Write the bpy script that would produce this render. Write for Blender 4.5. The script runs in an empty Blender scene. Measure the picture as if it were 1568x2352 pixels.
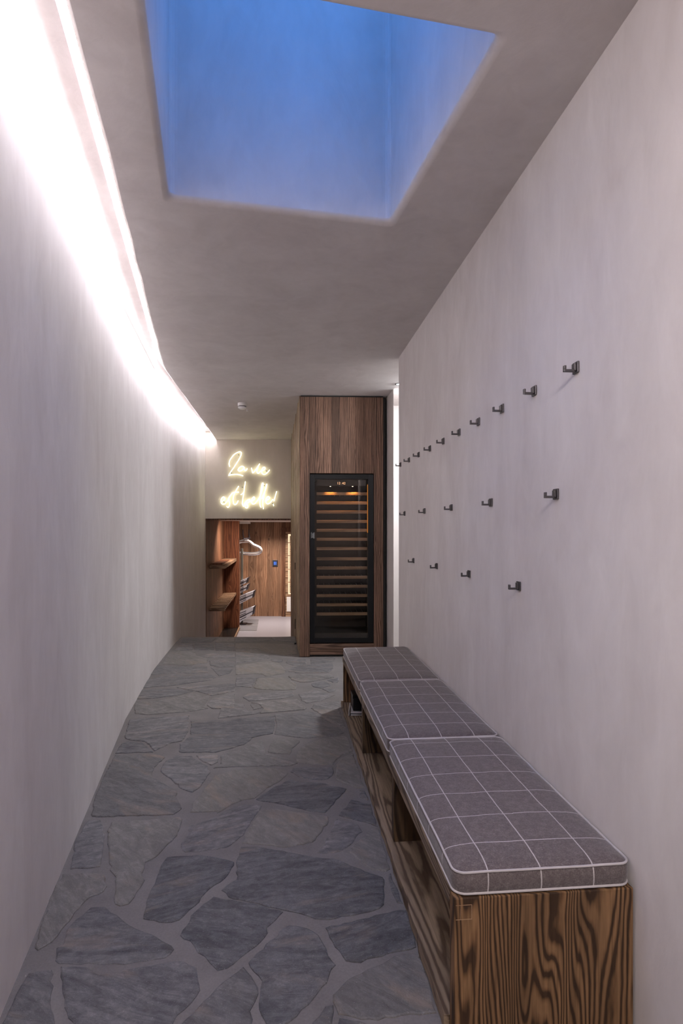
import bpy, bmesh, math, random
from mathutils import Vector, Matrix
from mathutils.geometry import tessellate_polygon
random.seed(7)
SC = bpy.context.scene
COL = SC.collection

# ---------------------------------------------------------------- camera, sky, light, exposure
CAM_Z = 1.34
cam_d = bpy.data.cameras.new('camera')
cam = bpy.data.objects.new('camera', cam_d); COL.objects.link(cam)
cam.location = (0, 0, CAM_Z); cam.rotation_euler = (math.pi/2, 0, 0)
cam_d.sensor_fit = 'HORIZONTAL'; cam_d.sensor_width = 36
cam_d.lens = 1375/1568*36; cam_d.shift_y = 39/1568
cam_d.clip_start = 0.02
SC.camera = cam
SC.view_settings.view_transform = 'Standard'; SC.view_settings.look = 'None'
SC.view_settings.gamma = 1; SC.view_settings.use_curve_mapping = False
SC.view_settings.exposure = 2.22

LED_STRENGTH = 12.0          # cove strip
NEON_STRENGTH = 1.5
SKY_STRENGTH = 1.75
FILL_POWER = 8.5           # added fill light behind the camera, no lamp of the room
w = bpy.data.worlds.new('dusk'); SC.world = w; w.use_nodes = True
wb = w.node_tree.nodes['Background']
wb.inputs[0].default_value = (0.085, 0.32, 1.0, 1); wb.inputs[1].default_value = SKY_STRENGTH

def area_light(name, loc, direction, sx, sy, power, color, spread=math.pi):
    d = bpy.data.lights.new(name, 'AREA'); d.shape = 'RECTANGLE'; d.size = sx; d.size_y = sy
    d.energy = power; d.color = color; d.spread = spread
    o = bpy.data.objects.new(name, d); COL.objects.link(o)
    o.location = loc; o.rotation_euler = Vector(direction).to_track_quat('-Z', 'Y').to_euler()
    return o
area_light('added_fill_light', (0.02, -0.7, 2.66), (0.62, 0.55, -0.7), 0.35, 0.35, FILL_POWER, (1.0, 0.93, 0.90), 2.3)  # unseen fill, added behind the camera to brighten the walls
area_light('ski_room_downlight', (-1.5, 12.9, 1.49), (0, 0.05, -1), 0.3, 0.3, 9, (1.0, 0.88, 0.78), 2.4)
area_light('ski_room_niche_light', (-1.75, 11.2, 1.49), (-0.3, 0.35, -1), 0.25, 0.25, 6.5, (1.0, 0.8, 0.66), 2.6)
area_light('passage_light', (0.95, 5.75, 2.72), (-0.35, 0.12, -1), 0.3, 0.3, 18, (0.92, 0.95, 1.0))

# ---------------------------------------------------------------- helpers
def tag(o, label=None, cat=None, group=None, kind=None):
    if label: o['label'] = label
    if cat: o['category'] = cat
    if group: o['group'] = group
    if kind: o['kind'] = kind
    return o
def thing(name, label, cat, loc=(0, 0, 0), rz=0.0, group=None, kind=None):
    o = bpy.data.objects.new(name, None); COL.objects.link(o)
    o.empty_display_size = 0.05
    o.location = loc; o.rotation_euler = (0, 0, rz)
    return tag(o, label, cat, group, kind)
def link(name, me, mat, parent=None, bevel=0, smooth=False, seg=2):
    if mat is not None and len(me.materials) == 0: me.materials.append(mat)
    if smooth:
        for p in me.polygons: p.use_smooth = True
        me.set_sharp_from_angle(angle=math.radians(45))
    o = bpy.data.objects.new(name, me); COL.objects.link(o)
    if parent: o.parent = parent
    if bevel:
        m = o.modifiers.new('b', 'BEVEL'); m.width = bevel; m.segments = seg; m.limit_method = 'ANGLE'
        m.harden_normals = False
    return o
class MB:
    def __init__(s): s.bm = bmesh.new()
    def box(s, x0, x1, y0, y1, z0, z1, M=None):
        v = [s.bm.verts.new((x, y, z)) for z in (z0, z1) for y in (y0, y1) for x in (x0, x1)]
        for f in ((0,2,3,1),(4,5,7,6),(0,1,5,4),(2,6,7,3),(0,4,6,2),(1,3,7,5)):
            s.bm.faces.new([v[i] for i in f])
        if M is not None:
            for q in v: q.co = M @ q.co
        return s
    def prism(s, pts, z0, z1):
        n = len(pts)
        a = [s.bm.verts.new((p[0], p[1], z0)) for p in pts]
        b = [s.bm.verts.new((p[0], p[1], z1)) for p in pts]
        for i in range(n):
            s.bm.faces.new((a[i], a[(i+1) % n], b[(i+1) % n], b[i]))
        tris = tessellate_polygon([[Vector((p[0], p[1], 0)) for p in pts]])
        for t in tris:
            try: s.bm.faces.new([a[i] for i in t]); s.bm.faces.new([b[i] for i in reversed(t)])
            except ValueError: pass
        return s
    def tube(s, pts, r, seg=8, closed=False, caps=True):
        pts = [Vector(p) for p in pts]; n = len(pts); rings = []
        up = Vector((0, 0, 1)); prev = None
        for i, p in enumerate(pts):
            if closed: t = pts[(i+1) % n]-pts[i-1]
            else: t = pts[min(i+1, n-1)]-pts[max(i-1, 0)]
            t.normalize()
            if prev is None:
                a = up if abs(t.z) < 0.9 else Vector((1, 0, 0))
                u = t.cross(a).normalized()
            else:
                u = (prev-t*prev.dot(t)).normalized()
            prev = u; v = t.cross(u)
            rr = r[i] if isinstance(r, (list, tuple)) else r
            rings.append([s.bm.verts.new(p+(u*math.cos(k*2*math.pi/seg)+v*math.sin(k*2*math.pi/seg))*rr) for k in range(seg)])
        for i in range(n if closed else n-1):
            A, B = rings[i], rings[(i+1) % n]
            for k in range(seg):
                s.bm.faces.new((A[k], A[(k+1) % seg], B[(k+1) % seg], B[k]))
        if caps and not closed:
            s.bm.faces.new(rings[0][::-1]); s.bm.faces.new(rings[-1])
        return s
    def lathe(s, prof, seg=28, c=(0, 0, 0)):
        rings = []
        for (r, z) in prof:
            if r < 1e-6: rings.append([s.bm.verts.new((c[0], c[1], c[2]+z))])
            else: rings.append([s.bm.verts.new((c[0]+r*math.cos(k*2*math.pi/seg), c[1]+r*math.sin(k*2*math.pi/seg), c[2]+z)) for k in range(seg)])
        for A, B in zip(rings, rings[1:]):
            for k in range(seg):
                k2 = (k+1) % seg
                if len(A) == 1 and len(B) == 1: continue
                if len(A) == 1: s.bm.faces.new((A[0], B[k2], B[k]))
                elif len(B) == 1: s.bm.faces.new((A[k], A[k2], B[0]))
                else: s.bm.faces.new((A[k], A[k2], B[k2], B[k]))
        return s
    def build(s, name, mat, parent=None, bevel=0, smooth=False, seg=2):
        bmesh.ops.recalc_face_normals(s.bm, faces=s.bm.faces)
        me = bpy.data.meshes.new(name); s.bm.to_mesh(me); s.bm.free()
        return link(name, me, mat, parent, bevel, smooth, seg)
def struct(name, mb, mat, **k):
    o = mb.build(name, mat, **k); o['kind'] = 'structure'; return o
def text_mesh(name, body, size, mat, parent, M, ext=0.0005):
    cu = bpy.data.curves.new(name, 'FONT'); cu.body = body; cu.size = size; cu.extrude = ext
    cu.align_x = 'CENTER'; cu.align_y = 'CENTER'
    tmp = bpy.data.objects.new('tmp', cu); COL.objects.link(tmp)
    dg = bpy.context.evaluated_depsgraph_get()
    me = bpy.data.meshes.new_from_object(tmp.evaluated_get(dg))
    bpy.data.objects.remove(tmp); me.transform(M); me.name = name
    me.materials.clear()
    return link(name, me, mat, parent)
def spline(pts, n=6, closed=False):
    out = []; P = [Vector(p) for p in pts]; m = len(P)
    rng = range(m if closed else m-1)
    for i in rng:
        if closed: p0, p1, p2, p3 = P[i-1], P[i], P[(i+1) % m], P[(i+2) % m]
        else: p0, p1, p2, p3 = P[max(i-1, 0)], P[i], P[i+1], P[min(i+2, m-1)]
        for k in range(n):
            t = k/n
            out.append(0.5*((2*p1)+(p2-p0)*t+(2*p0-5*p1+4*p2-p3)*t*t+(3*p1-p0-3*p2+p3)*t**3))
    if not closed: out.append(P[-1])
    return out

# ---------------------------------------------------------------- materials
class NT:
    def __init__(s, name):
        s.m = bpy.data.materials.new(name); s.m.use_nodes = True; s.t = s.m.node_tree
        s.t.nodes.clear(); s.out = s.t.nodes.new('ShaderNodeOutputMaterial')
    def n(s, typ, ins=None, **props):
        nd = s.t.nodes.new(typ)
        for k, v in props.items(): setattr(nd, k, v)
        for k, v in (ins or {}).items():
            sock = nd.inputs[k]
            if isinstance(v, bpy.types.NodeSocket): s.t.links.new(v, sock)
            else: sock.default_value = v
        return nd
    def math(s, op, a, b=None, c=None):
        ins = {0: a}
        if b is not None: ins[1] = b
        if c is not None: ins[2] = c
        return s.n('ShaderNodeMath', ins, operation=op).outputs[0]
    def comb(s, x, y, z): return s.n('ShaderNodeCombineXYZ', {0: x, 1: y, 2: z}).outputs[0]
    def obj(s): return s.n('ShaderNodeTexCoord').outputs['Object']
    def sep(s, v): o = s.n('ShaderNodeSeparateXYZ', {0: v}).outputs; return o[0], o[1], o[2]
    def noise(s, v, scale, detail=2, rough=0.5, dist=0.0):
        return s.n('ShaderNodeTexNoise', {'Vector': v, 'Scale': scale, 'Detail': detail, 'Roughness': rough, 'Distortion': dist}).outputs[0]
    def ramp(s, f, stops, interp='LINEAR'):
        nd = s.n('ShaderNodeValToRGB', {0: f}); cr = nd.color_ramp; cr.interpolation = interp
        while len(cr.elements) < len(stops): cr.elements.new(0.5)
        for e, (p, c) in zip(cr.elements, stops):
            e.position = p; e.color = (*c, 1) if len(c) == 3 else c
        return nd.outputs[0]
    def mix(s, f, a, b, mode='MIX'):
        nd = s.n('ShaderNodeMix', data_type='RGBA', blend_type=mode)
        for i, v in ((0, f), (6, a), (7, b)):
            if isinstance(v, bpy.types.NodeSocket): s.t.links.new(v, nd.inputs[i])
            else: nd.inputs[i].default_value = v if i == 0 else (*v, 1)
        return nd.outputs[2]
    def bsdf(s, col, rough=0.5, metal=0.0, height=None, bs=0.3, bd=0.002, spec=0.5, **kw):
        ins = {'Base Color': col if isinstance(col, bpy.types.NodeSocket) else (*col, 1), 'Roughness': rough, 'Metallic': metal, 'Specular IOR Level': spec}
        ins.update(kw)
        if height is not None:
            ins['Normal'] = s.n('ShaderNodeBump', {'Strength': bs, 'Distance': bd, 'Height': height}).outputs[0]
        nd = s.n('ShaderNodeBsdfPrincipled', ins)
        s.t.links.new(nd.outputs[0], s.out.inputs[0]); return s.m

def plain(name, col, rough=0.5, metal=0.0, spec=0.5):
    t = NT(name); o = t.obj()
    f = t.noise(o, 60, 3)
    c = t.mix(f, tuple(x*0.88 for x in col), tuple(min(1, x*1.1) for x in col))
    return t.bsdf(c, rough, metal, spec=spec)
def emit(name, col, strength):
    t = NT(name); e = t.n('ShaderNodeEmission', {0: (*col, 1), 1: strength})
    t.t.links.new(e.outputs[0], t.out.inputs[0]); return t.m
def plaster(name, c0, c1, bs=0.25):
    t = NT(name); o = t.obj(); x, y, z = t.sep(o)
    st = t.comb(t.math('MULTIPLY', x, 1.0), t.math('MULTIPLY', y, 1.0), t.math('MULTIPLY', z, 0.42))
    big = t.noise(st, 2.3, 5, 0.62, 0.6)
    mid = t.noise(st, 11, 5, 0.6, 0.8)
    fine = t.noise(st, 90, 3, 0.6)
    f = t.math('ADD', t.math('MULTIPLY', big, 0.65), t.math('MULTIPLY', mid, 0.35))
    c = t.ramp(f, [(0.32, c0), (0.68, c1)])
    hue = t.noise(o, 3.1, 2)
    c = t.mix(t.math('MULTIPLY', t.math('SUBTRACT', hue, 0.4), 0.35), c, (0.60, 0.50, 0.50))
    h = t.math('ADD', t.math('MULTIPLY', big, 2.4), t.math('ADD', t.math('MULTIPLY', mid, 0.8), t.math('MULTIPLY', fine, 0.08)))
    return t.bsdf(c, 0.75, height=h, bs=bs, bd=0.006, spec=0.25)

def wood(name, light, mid, dark, grain='Z', planks=None, k=6.0, rings=16.0, lin=22.0, fiber=0.5, knots=True, rough=0.6, contrast=1.0, pvar=0.35):
    """planks = (axis, width): boards of that width side by side along axis"""
    t = NT(name); o = t.obj(); x, y, z = t.sep(o)
    A = {'X': x, 'Y': y, 'Z': z}
    a = A[grain]; others = [q for q in 'XYZ' if q != grain]
    b, c = A[others[0]], A[others[1]]
    seam = None; rnd = None
    if planks:
        ax, wd = planks
        u = t.math('DIVIDE', A[ax], wd); idn = t.math('FLOOR', u)
        rnd = t.n('ShaderNodeTexWhiteNoise', {'W': idn}, noise_dimensions='1D').outputs[0]
        fr = t.math('SUBTRACT', u, idn)
        e = t.math('MINIMUM', fr, t.math('SUBTRACT', 1.0, fr))
        seam = t.math('LESS_THAN', e, 0.0016/wd)
        a = t.math('ADD', a, t.math('MULTIPLY', rnd, 37.0)); 
        b = t.math('ADD', b, t.math('MULTIPLY', rnd, 11.0)); c = t.math('ADD', c, t.math('MULTIPLY', rnd, 5.0))
    v = t.comb(t.math('MULTIPLY', b, k), t.math('MULTIPLY', c, k), t.math('MULTIPLY', a, k*0.13))
    n = t.noise(v, 1.0, 1.6, 0.45, 0.25)
    ph = t.math('ADD', t.math('MULTIPLY', n, rings), t.math('MULTIPLY', t.math('ADD', b, t.math('MULTIPLY', c, 0.6)), lin))
    # wobble in the growth lines
    wob = t.noise(t.comb(t.math('MULTIPLY', b, 26), t.math('MULTIPLY', c, 26), t.math('MULTIPLY', a, 5)), 1.0, 3, 0.6)
    ph = t.math('ADD', ph, t.math('MULTIPLY', wob, 0.9))
    kc = None
    if knots:
        kv = t.comb(t.math('MULTIPLY', b, 4.2), t.math('MULTIPLY', c, 0.6), t.math('MULTIPLY', a, 2.0))
        vor = t.n('ShaderNodeTexVoronoi', {'Vector': kv, 'Scale': 1.0, 'Randomness': 1.0}, feature='F1')
        d = vor.outputs['Distance']
        bump = t.math('DIVIDE', 2.2, t.math('ADD', 1.0, t.math('POWER', t.math('MULTIPLY', d, 9.0), 2.0)))
        ph = t.math('ADD', ph, bump)
        kc = t.n('ShaderNodeMapRange', {0: d, 1: 0.03, 2: 0.10, 3: 1.0, 4: 0.0}).outputs[0]
    s_ = t.math('MULTIPLY_ADD', t.math('SINE', t.math('MULTIPLY', ph, 6.2832)), 0.5, 0.5)
    s_ = t.math('POWER', s_, 1.4)
    col = t.ramp(s_, [(0.05, light), (0.45, mid), (min(0.98, 0.86/contrast), dark)])
    fb = t.noise(t.comb(t.math('MULTIPLY', b, 160), t.math('MULTIPLY', c, 160), t.math('MULTIPLY', a, 5)), 1.0, 3, 0.6)
    fcol = t.ramp(fb, [(0.3, (1-fiber*0.55,)*3), (0.7, (1+fiber*0.12,)*3)])
    col = t.mix(1.0, col, fcol, 'MULTIPLY')
    pt = t.noise(t.comb(t.math('MULTIPLY', b, 9), t.math('MULTIPLY', c, 9), t.math('MULTIPLY', a, 1.3)), 1.0, 2, 0.5)
    pcol = t.ramp(pt, [(0.35, (1.08, 1.03, 0.98)), (0.66, (0.62, 0.60, 0.58))])
    col = t.mix(0.75, col, pcol, 'MULTIPLY')
    if kc is not None: col = t.mix(kc, col, tuple(q*0.35 for q in dark))
    if rnd is not None:
        pc = t.ramp(rnd, [(0.0, (1-pvar,)*3), (0.5, (1.0, 0.97, 0.95)), (1.0, (1+pvar*0.6, 1+pvar*0.5, 1+pvar*0.4))])
        col = t.mix(1.0, col, pc, 'MULTIPLY')
        col = t.mix(seam, col, tuple(q*0.2 for q in dark))
    h = t.math('SUBTRACT', t.math('MULTIPLY', s_, 0.5), t.math('MULTIPLY', fb, 0.3))
    return t.bsdf(col, rough, height=h, bs=0.35, bd=0.0015, spec=0.3)

def slate():
    t = NT('slate_flagstone'); o = t.obj()
    at = t.n('ShaderNodeAttribute', attribute_name='tone').outputs
    r, g, b = (lambda q: (q[0], q[1], q[2]))(t.n('ShaderNodeSeparateColor', {0: at[0]}).outputs)
    ang = t.math('MULTIPLY', g, 1.6); 
    rot = t.n('ShaderNodeVectorRotate', {'Vector': o, 'Angle': t.math('SUBTRACT', ang, 0.55)}, rotation_type='Z_AXIS').outputs[0]
    x, y, z = t.sep(rot)
    off = t.math('MULTIPLY', b, 40.0)
    v = t.comb(t.math('ADD', t.math('MULTIPLY', x, 3.0), off), t.math('MULTIPLY', y, 13.0), off)
    streak = t.noise(v, 1.3, 10, 0.74, 1.1)
    mott = t.noise(t.comb(t.math('ADD', x, off), t.math('MULTIPLY', y, 1.5), z), 22, 9, 0.78, 0.5)
    speck = t.noise(o, 210, 2, 0.6)
    f = t.math('ADD', t.math('MULTIPLY', streak, 0.5), t.math('MULTIPLY', mott, 0.5))
    c = t.ramp(f, [(0.37, (0.060, 0.058, 0.063)), (0.47, (0.110, 0.107, 0.112)), (0.55, (0.163, 0.158, 0.160)), (0.66, (0.27, 0.262, 0.258))])
    tone = t.ramp(r, [(0.0, (0.72, 0.73, 0.76)), (0.5, (0.98, 0.97, 0.98)), (1.0, (1.28, 1.24, 1.22))])
    c = t.mix(1.0, c, tone, 'MULTIPLY')
    c = t.mix(t.math('MULTIPLY', t.n('ShaderNodeMapRange', {0: g, 1: 0.55, 2: 1.0}).outputs[0], 0.45), c, (0.24, 0.215, 0.18))
    rust = t.noise(t.comb(t.math('ADD', t.math('MULTIPLY', x, 2.0), off), t.math('MULTIPLY', y, 6), 3.0), 1.4, 4, 0.6, 0.5)
    rf = t.n('ShaderNodeMapRange', {0: rust, 1: 0.56, 2: 0.74, 3: 0.0, 4: 0.5}).outputs[0]
    c = t.mix(rf, c, (0.31, 0.235, 0.18))
    sp = t.n('ShaderNodeMapRange', {0: speck, 1: 0.62, 2: 0.75, 3: 0.0, 4: 0.42}).outputs[0]
    c = t.mix(sp, c, (0.42, 0.42, 0.44))
    vein = t.n('ShaderNodeMapRange', {0: t.math('ABSOLUTE', t.math('SUBTRACT', streak, 0.53)), 1: 0.0, 2: 0.006, 3: 0.35, 4: 0.0}).outputs[0]
    c = t.mix(t.math('MULTIPLY', vein, mott), c, (0.5, 0.48, 0.47))
    h = t.math('ADD', t.math('MULTIPLY', f, 1.0), t.math('MULTIPLY', speck, 0.12))
    return t.bsdf(c, 0.62, height=h, bs=0.55, bd=0.012, spec=0.4)

def mortar():
    t = NT('floor_mortar'); o = t.obj()
    f = t.noise(o, 5, 6, 0.65); g = t.noise(o, 120, 3, 0.7)
    c = t.ramp(t.math('ADD', t.math('MULTIPLY', f, 0.6), t.math('MULTIPLY', g, 0.4)), [(0.35, (0.145, 0.132, 0.129)), (0.65, (0.215, 0.198, 0.194))])
    return t.bsdf(c, 0.8, height=g, bs=0.3, bd=0.003, spec=0.3)

def fabric(name, phase, period=0.157, x0=0.088, px=0.144):
    t = NT(name); o = t.obj(); x, y, z = t.sep(o)
    fl = t.noise(t.comb(x, t.math('MULTIPLY', y, 1.0), z), 260, 4, 0.7)
    fl2 = t.noise(t.comb(t.math('MULTIPLY', x, 1.0), t.math('MULTIPLY', y, 1.0), z), 60, 4, 0.7)
    c = t.ramp(t.math('ADD', t.math('MULTIPLY', fl, 0.6), t.math('MULTIPLY', fl2, 0.4)), [(0.33, (0.075, 0.058, 0.060)), (0.5, (0.130, 0.106, 0.108)), (0.68, (0.22, 0.185, 0.187))])
    wob = t.math('MULTIPLY', t.math('SUBTRACT', t.noise(o, 9, 2), 0.5), 0.006)
    def line(cv, off, per):
        u = t.math('DIVIDE', t.math('SUBTRACT', t.math('ADD', cv, wob), off), per)
        fr = t.math('SUBTRACT', u, t.math('ROUND', u))
        d = t.math('MULTIPLY', t.math('ABSOLUTE', fr), per)
        return t.n('ShaderNodeMapRange', {0: d, 1: 0.0011, 2: 0.0022, 3: 1.0, 4: 0.0}).outputs[0]
    inside = t.math('MULTIPLY', t.math('GREATER_THAN', x, 0.03), t.math('LESS_THAN', x, 0.46))
    lx = t.math('MULTIPLY', line(x, x0, px), inside); ly = line(y, phase, period)
    m = t.math('MULTIPLY', t.math('MAXIMUM', lx, ly), t.math('MULTIPLY_ADD', fl, 0.7, 0.42))
    c = t.mix(m, c, (0.62, 0.57, 0.58))
    return t.bsdf(c, 0.95, height=fl, bs=0.4, bd=0.001, spec=0.15, **{'Sheen Weight': 0.25})

def glass(name, tint, rough=0.01, ior=1.5):
    t = NT(name)
    tr = t.n('ShaderNodeBsdfTransparent', {0: (*tint, 1)}); gl = t.n('ShaderNodeBsdfGlossy', {0: (1, 1, 1, 1), 'Roughness': rough})
    fr = t.n('ShaderNodeFresnel', {0: ior})
    mx = t.n('ShaderNodeMixShader', {0: fr.outputs[0], 1: tr.outputs[0], 2: gl.outputs[0]})
    t.t.links.new(mx.outputs[0], t.out.inputs[0]); return t.m

M = {}
M['plaster'] = plaster('rough_plaster', (0.62, 0.575, 0.56), (0.77, 0.73, 0.72))
M['plaster_ceiling'] = plaster('ceiling_plaster', (0.60, 0.555, 0.535), (0.73, 0.685, 0.665))
M['plaster_warm'] = plaster('beige_smooth_plaster', (0.58, 0.52, 0.45), (0.66, 0.595, 0.52), 0.08)
M['plaster_smooth'] = plaster('smooth_plaster', (0.60, 0.55, 0.52), (0.68, 0.63, 0.60), 0.08)
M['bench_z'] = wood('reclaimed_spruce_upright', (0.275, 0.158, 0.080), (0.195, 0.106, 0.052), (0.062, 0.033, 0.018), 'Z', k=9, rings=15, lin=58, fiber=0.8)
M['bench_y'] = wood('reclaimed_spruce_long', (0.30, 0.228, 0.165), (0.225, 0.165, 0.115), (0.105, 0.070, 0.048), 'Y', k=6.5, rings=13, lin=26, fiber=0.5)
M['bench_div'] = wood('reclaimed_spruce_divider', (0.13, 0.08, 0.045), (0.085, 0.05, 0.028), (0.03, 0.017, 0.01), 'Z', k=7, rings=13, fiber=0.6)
CW = ((0.285, 0.175, 0.125), (0.225, 0.132, 0.092), (0.125, 0.070, 0.048))
M['cab_post'] = wood('cabinet_wood_post', *CW, 'Z', planks=('X', 0.05), k=7, rings=5, lin=60, fiber=0.8, pvar=0.15)
M['cab_panel'] = wood('cabinet_wood_boards', *CW, 'Z', planks=('X', 0.084), k=8, rings=5, lin=60, fiber=0.9)
M['cab_rail'] = wood('cabinet_wood_rail', *CW, 'X', k=7, rings=8, fiber=0.8)
M['side_planks'] = wood('light_old_wood_panelling', (0.62, 0.50, 0.35), (0.55, 0.43, 0.29), (0.38, 0.27, 0.17), 'Z', planks=('Y', 0.155), k=9, rings=6, fiber=0.8)
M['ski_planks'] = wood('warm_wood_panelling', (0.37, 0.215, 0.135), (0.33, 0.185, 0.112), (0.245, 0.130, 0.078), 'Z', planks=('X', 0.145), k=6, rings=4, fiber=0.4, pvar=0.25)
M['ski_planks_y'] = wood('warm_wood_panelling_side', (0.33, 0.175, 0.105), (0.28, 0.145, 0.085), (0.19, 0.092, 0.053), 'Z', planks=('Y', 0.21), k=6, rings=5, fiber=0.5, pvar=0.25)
M['ski_panel'] = wood('red_brown_partition_wood', (0.26, 0.105, 0.055), (0.225, 0.087, 0.045), (0.155, 0.056, 0.03), 'Z', planks=('X', 0.16), k=6, rings=4, fiber=0.5, pvar=0.12)
M['ski_shelf'] = wood('light_shelf_wood', (0.46, 0.30, 0.19), (0.38, 0.24, 0.15), (0.22, 0.13, 0.08), 'X', k=6, rings=4, fiber=0.4, knots=False)
M['door_dark'] = wood('dark_door_wood', (0.22, 0.10, 0.055), (0.17, 0.075, 0.04), (0.08, 0.033, 0.02), 'Z', k=6, rings=5, fiber=0.5)
M['rack_wood'] = wood('wine_shelf_wood', (0.44, 0.33, 0.24), (0.39, 0.29, 0.205), (0.31, 0.22, 0.155), 'X', k=6, rings=4, fiber=0.4, knots=False)
M['slate'] = slate(); M['mortar'] = mortar()
M['concrete'] = plain('pale_lavender_floor', (0.33, 0.32, 0.37), 0.35)
M['steel'] = plain('brushed_dark_steel', (0.13, 0.12, 0.125), 0.42, 0.9)
M['chrome'] = plain('polished_chrome', (0.80, 0.78, 0.80), 0.26, 0.85)
M['alu'] = plain('pale_aluminium', (0.72, 0.75, 0.86), 0.35, 0.15)
M['darkmetal'] = plain('dark_metal', (0.035, 0.035, 0.05), 0.4, 0.3)
M['greymetal'] = plain('grey_green_pole', (0.16, 0.165, 0.15), 0.4, 0.4)
M['black'] = plain('black_lacquer', (0.009, 0.009, 0.010), 0.3, spec=0.18)
M['matblack'] = plain('matt_black', (0.012, 0.011, 0.010), 0.7)
M['inner'] = plain('cooler_lining', (0.035, 0.034, 0.035), 0.5)
M['white'] = plain('white_plastic', (0.86, 0.84, 0.83), 0.4)
M['paper'] = plain('white_paper', (0.62, 0.60, 0.63), 0.7)
M['piping'] = plain('pale_grey_piping', (0.50, 0.46, 0.47), 0.85)
M['blackstone'] = plain('black_stone_tray', (0.02, 0.02, 0.02), 0.2)
M['logo'] = plain('silver_print', (0.55, 0.55, 0.55), 0.5)
M['glass'] = glass('tinted_glass', (0.93, 0.90, 0.87), 0.01, 1.32); M['clear'] = glass('clear_glass', (0.9, 0.92, 0.93))
M['led'] = emit('cove_led', (0.97, 0.93, 0.97), LED_STRENGTH)
M['neon'] = emit('neon_glow', (1.0, 0.97, 0.64), NEON_STRENGTH)
M['amber'] = emit('amber_glow', (1.0, 0.36, 0.06), 0.14)
M['spot'] = emit('small_led', (1.0, 0.85, 0.6), 1.5)
M['digits'] = emit('amber_digits', (0.9, 0.5, 0.28), 0.35)
M['blueled'] = emit('blue_backlit_keys', (0.10, 0.25, 1.0), 0.3)
M['lamp'] = emit('warm_window_glow', (1.0, 0.70, 0.45), 0.27)
M['disc'] = emit('downlight_lens', (0.95, 0.97, 1.0), 4.0)

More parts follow.
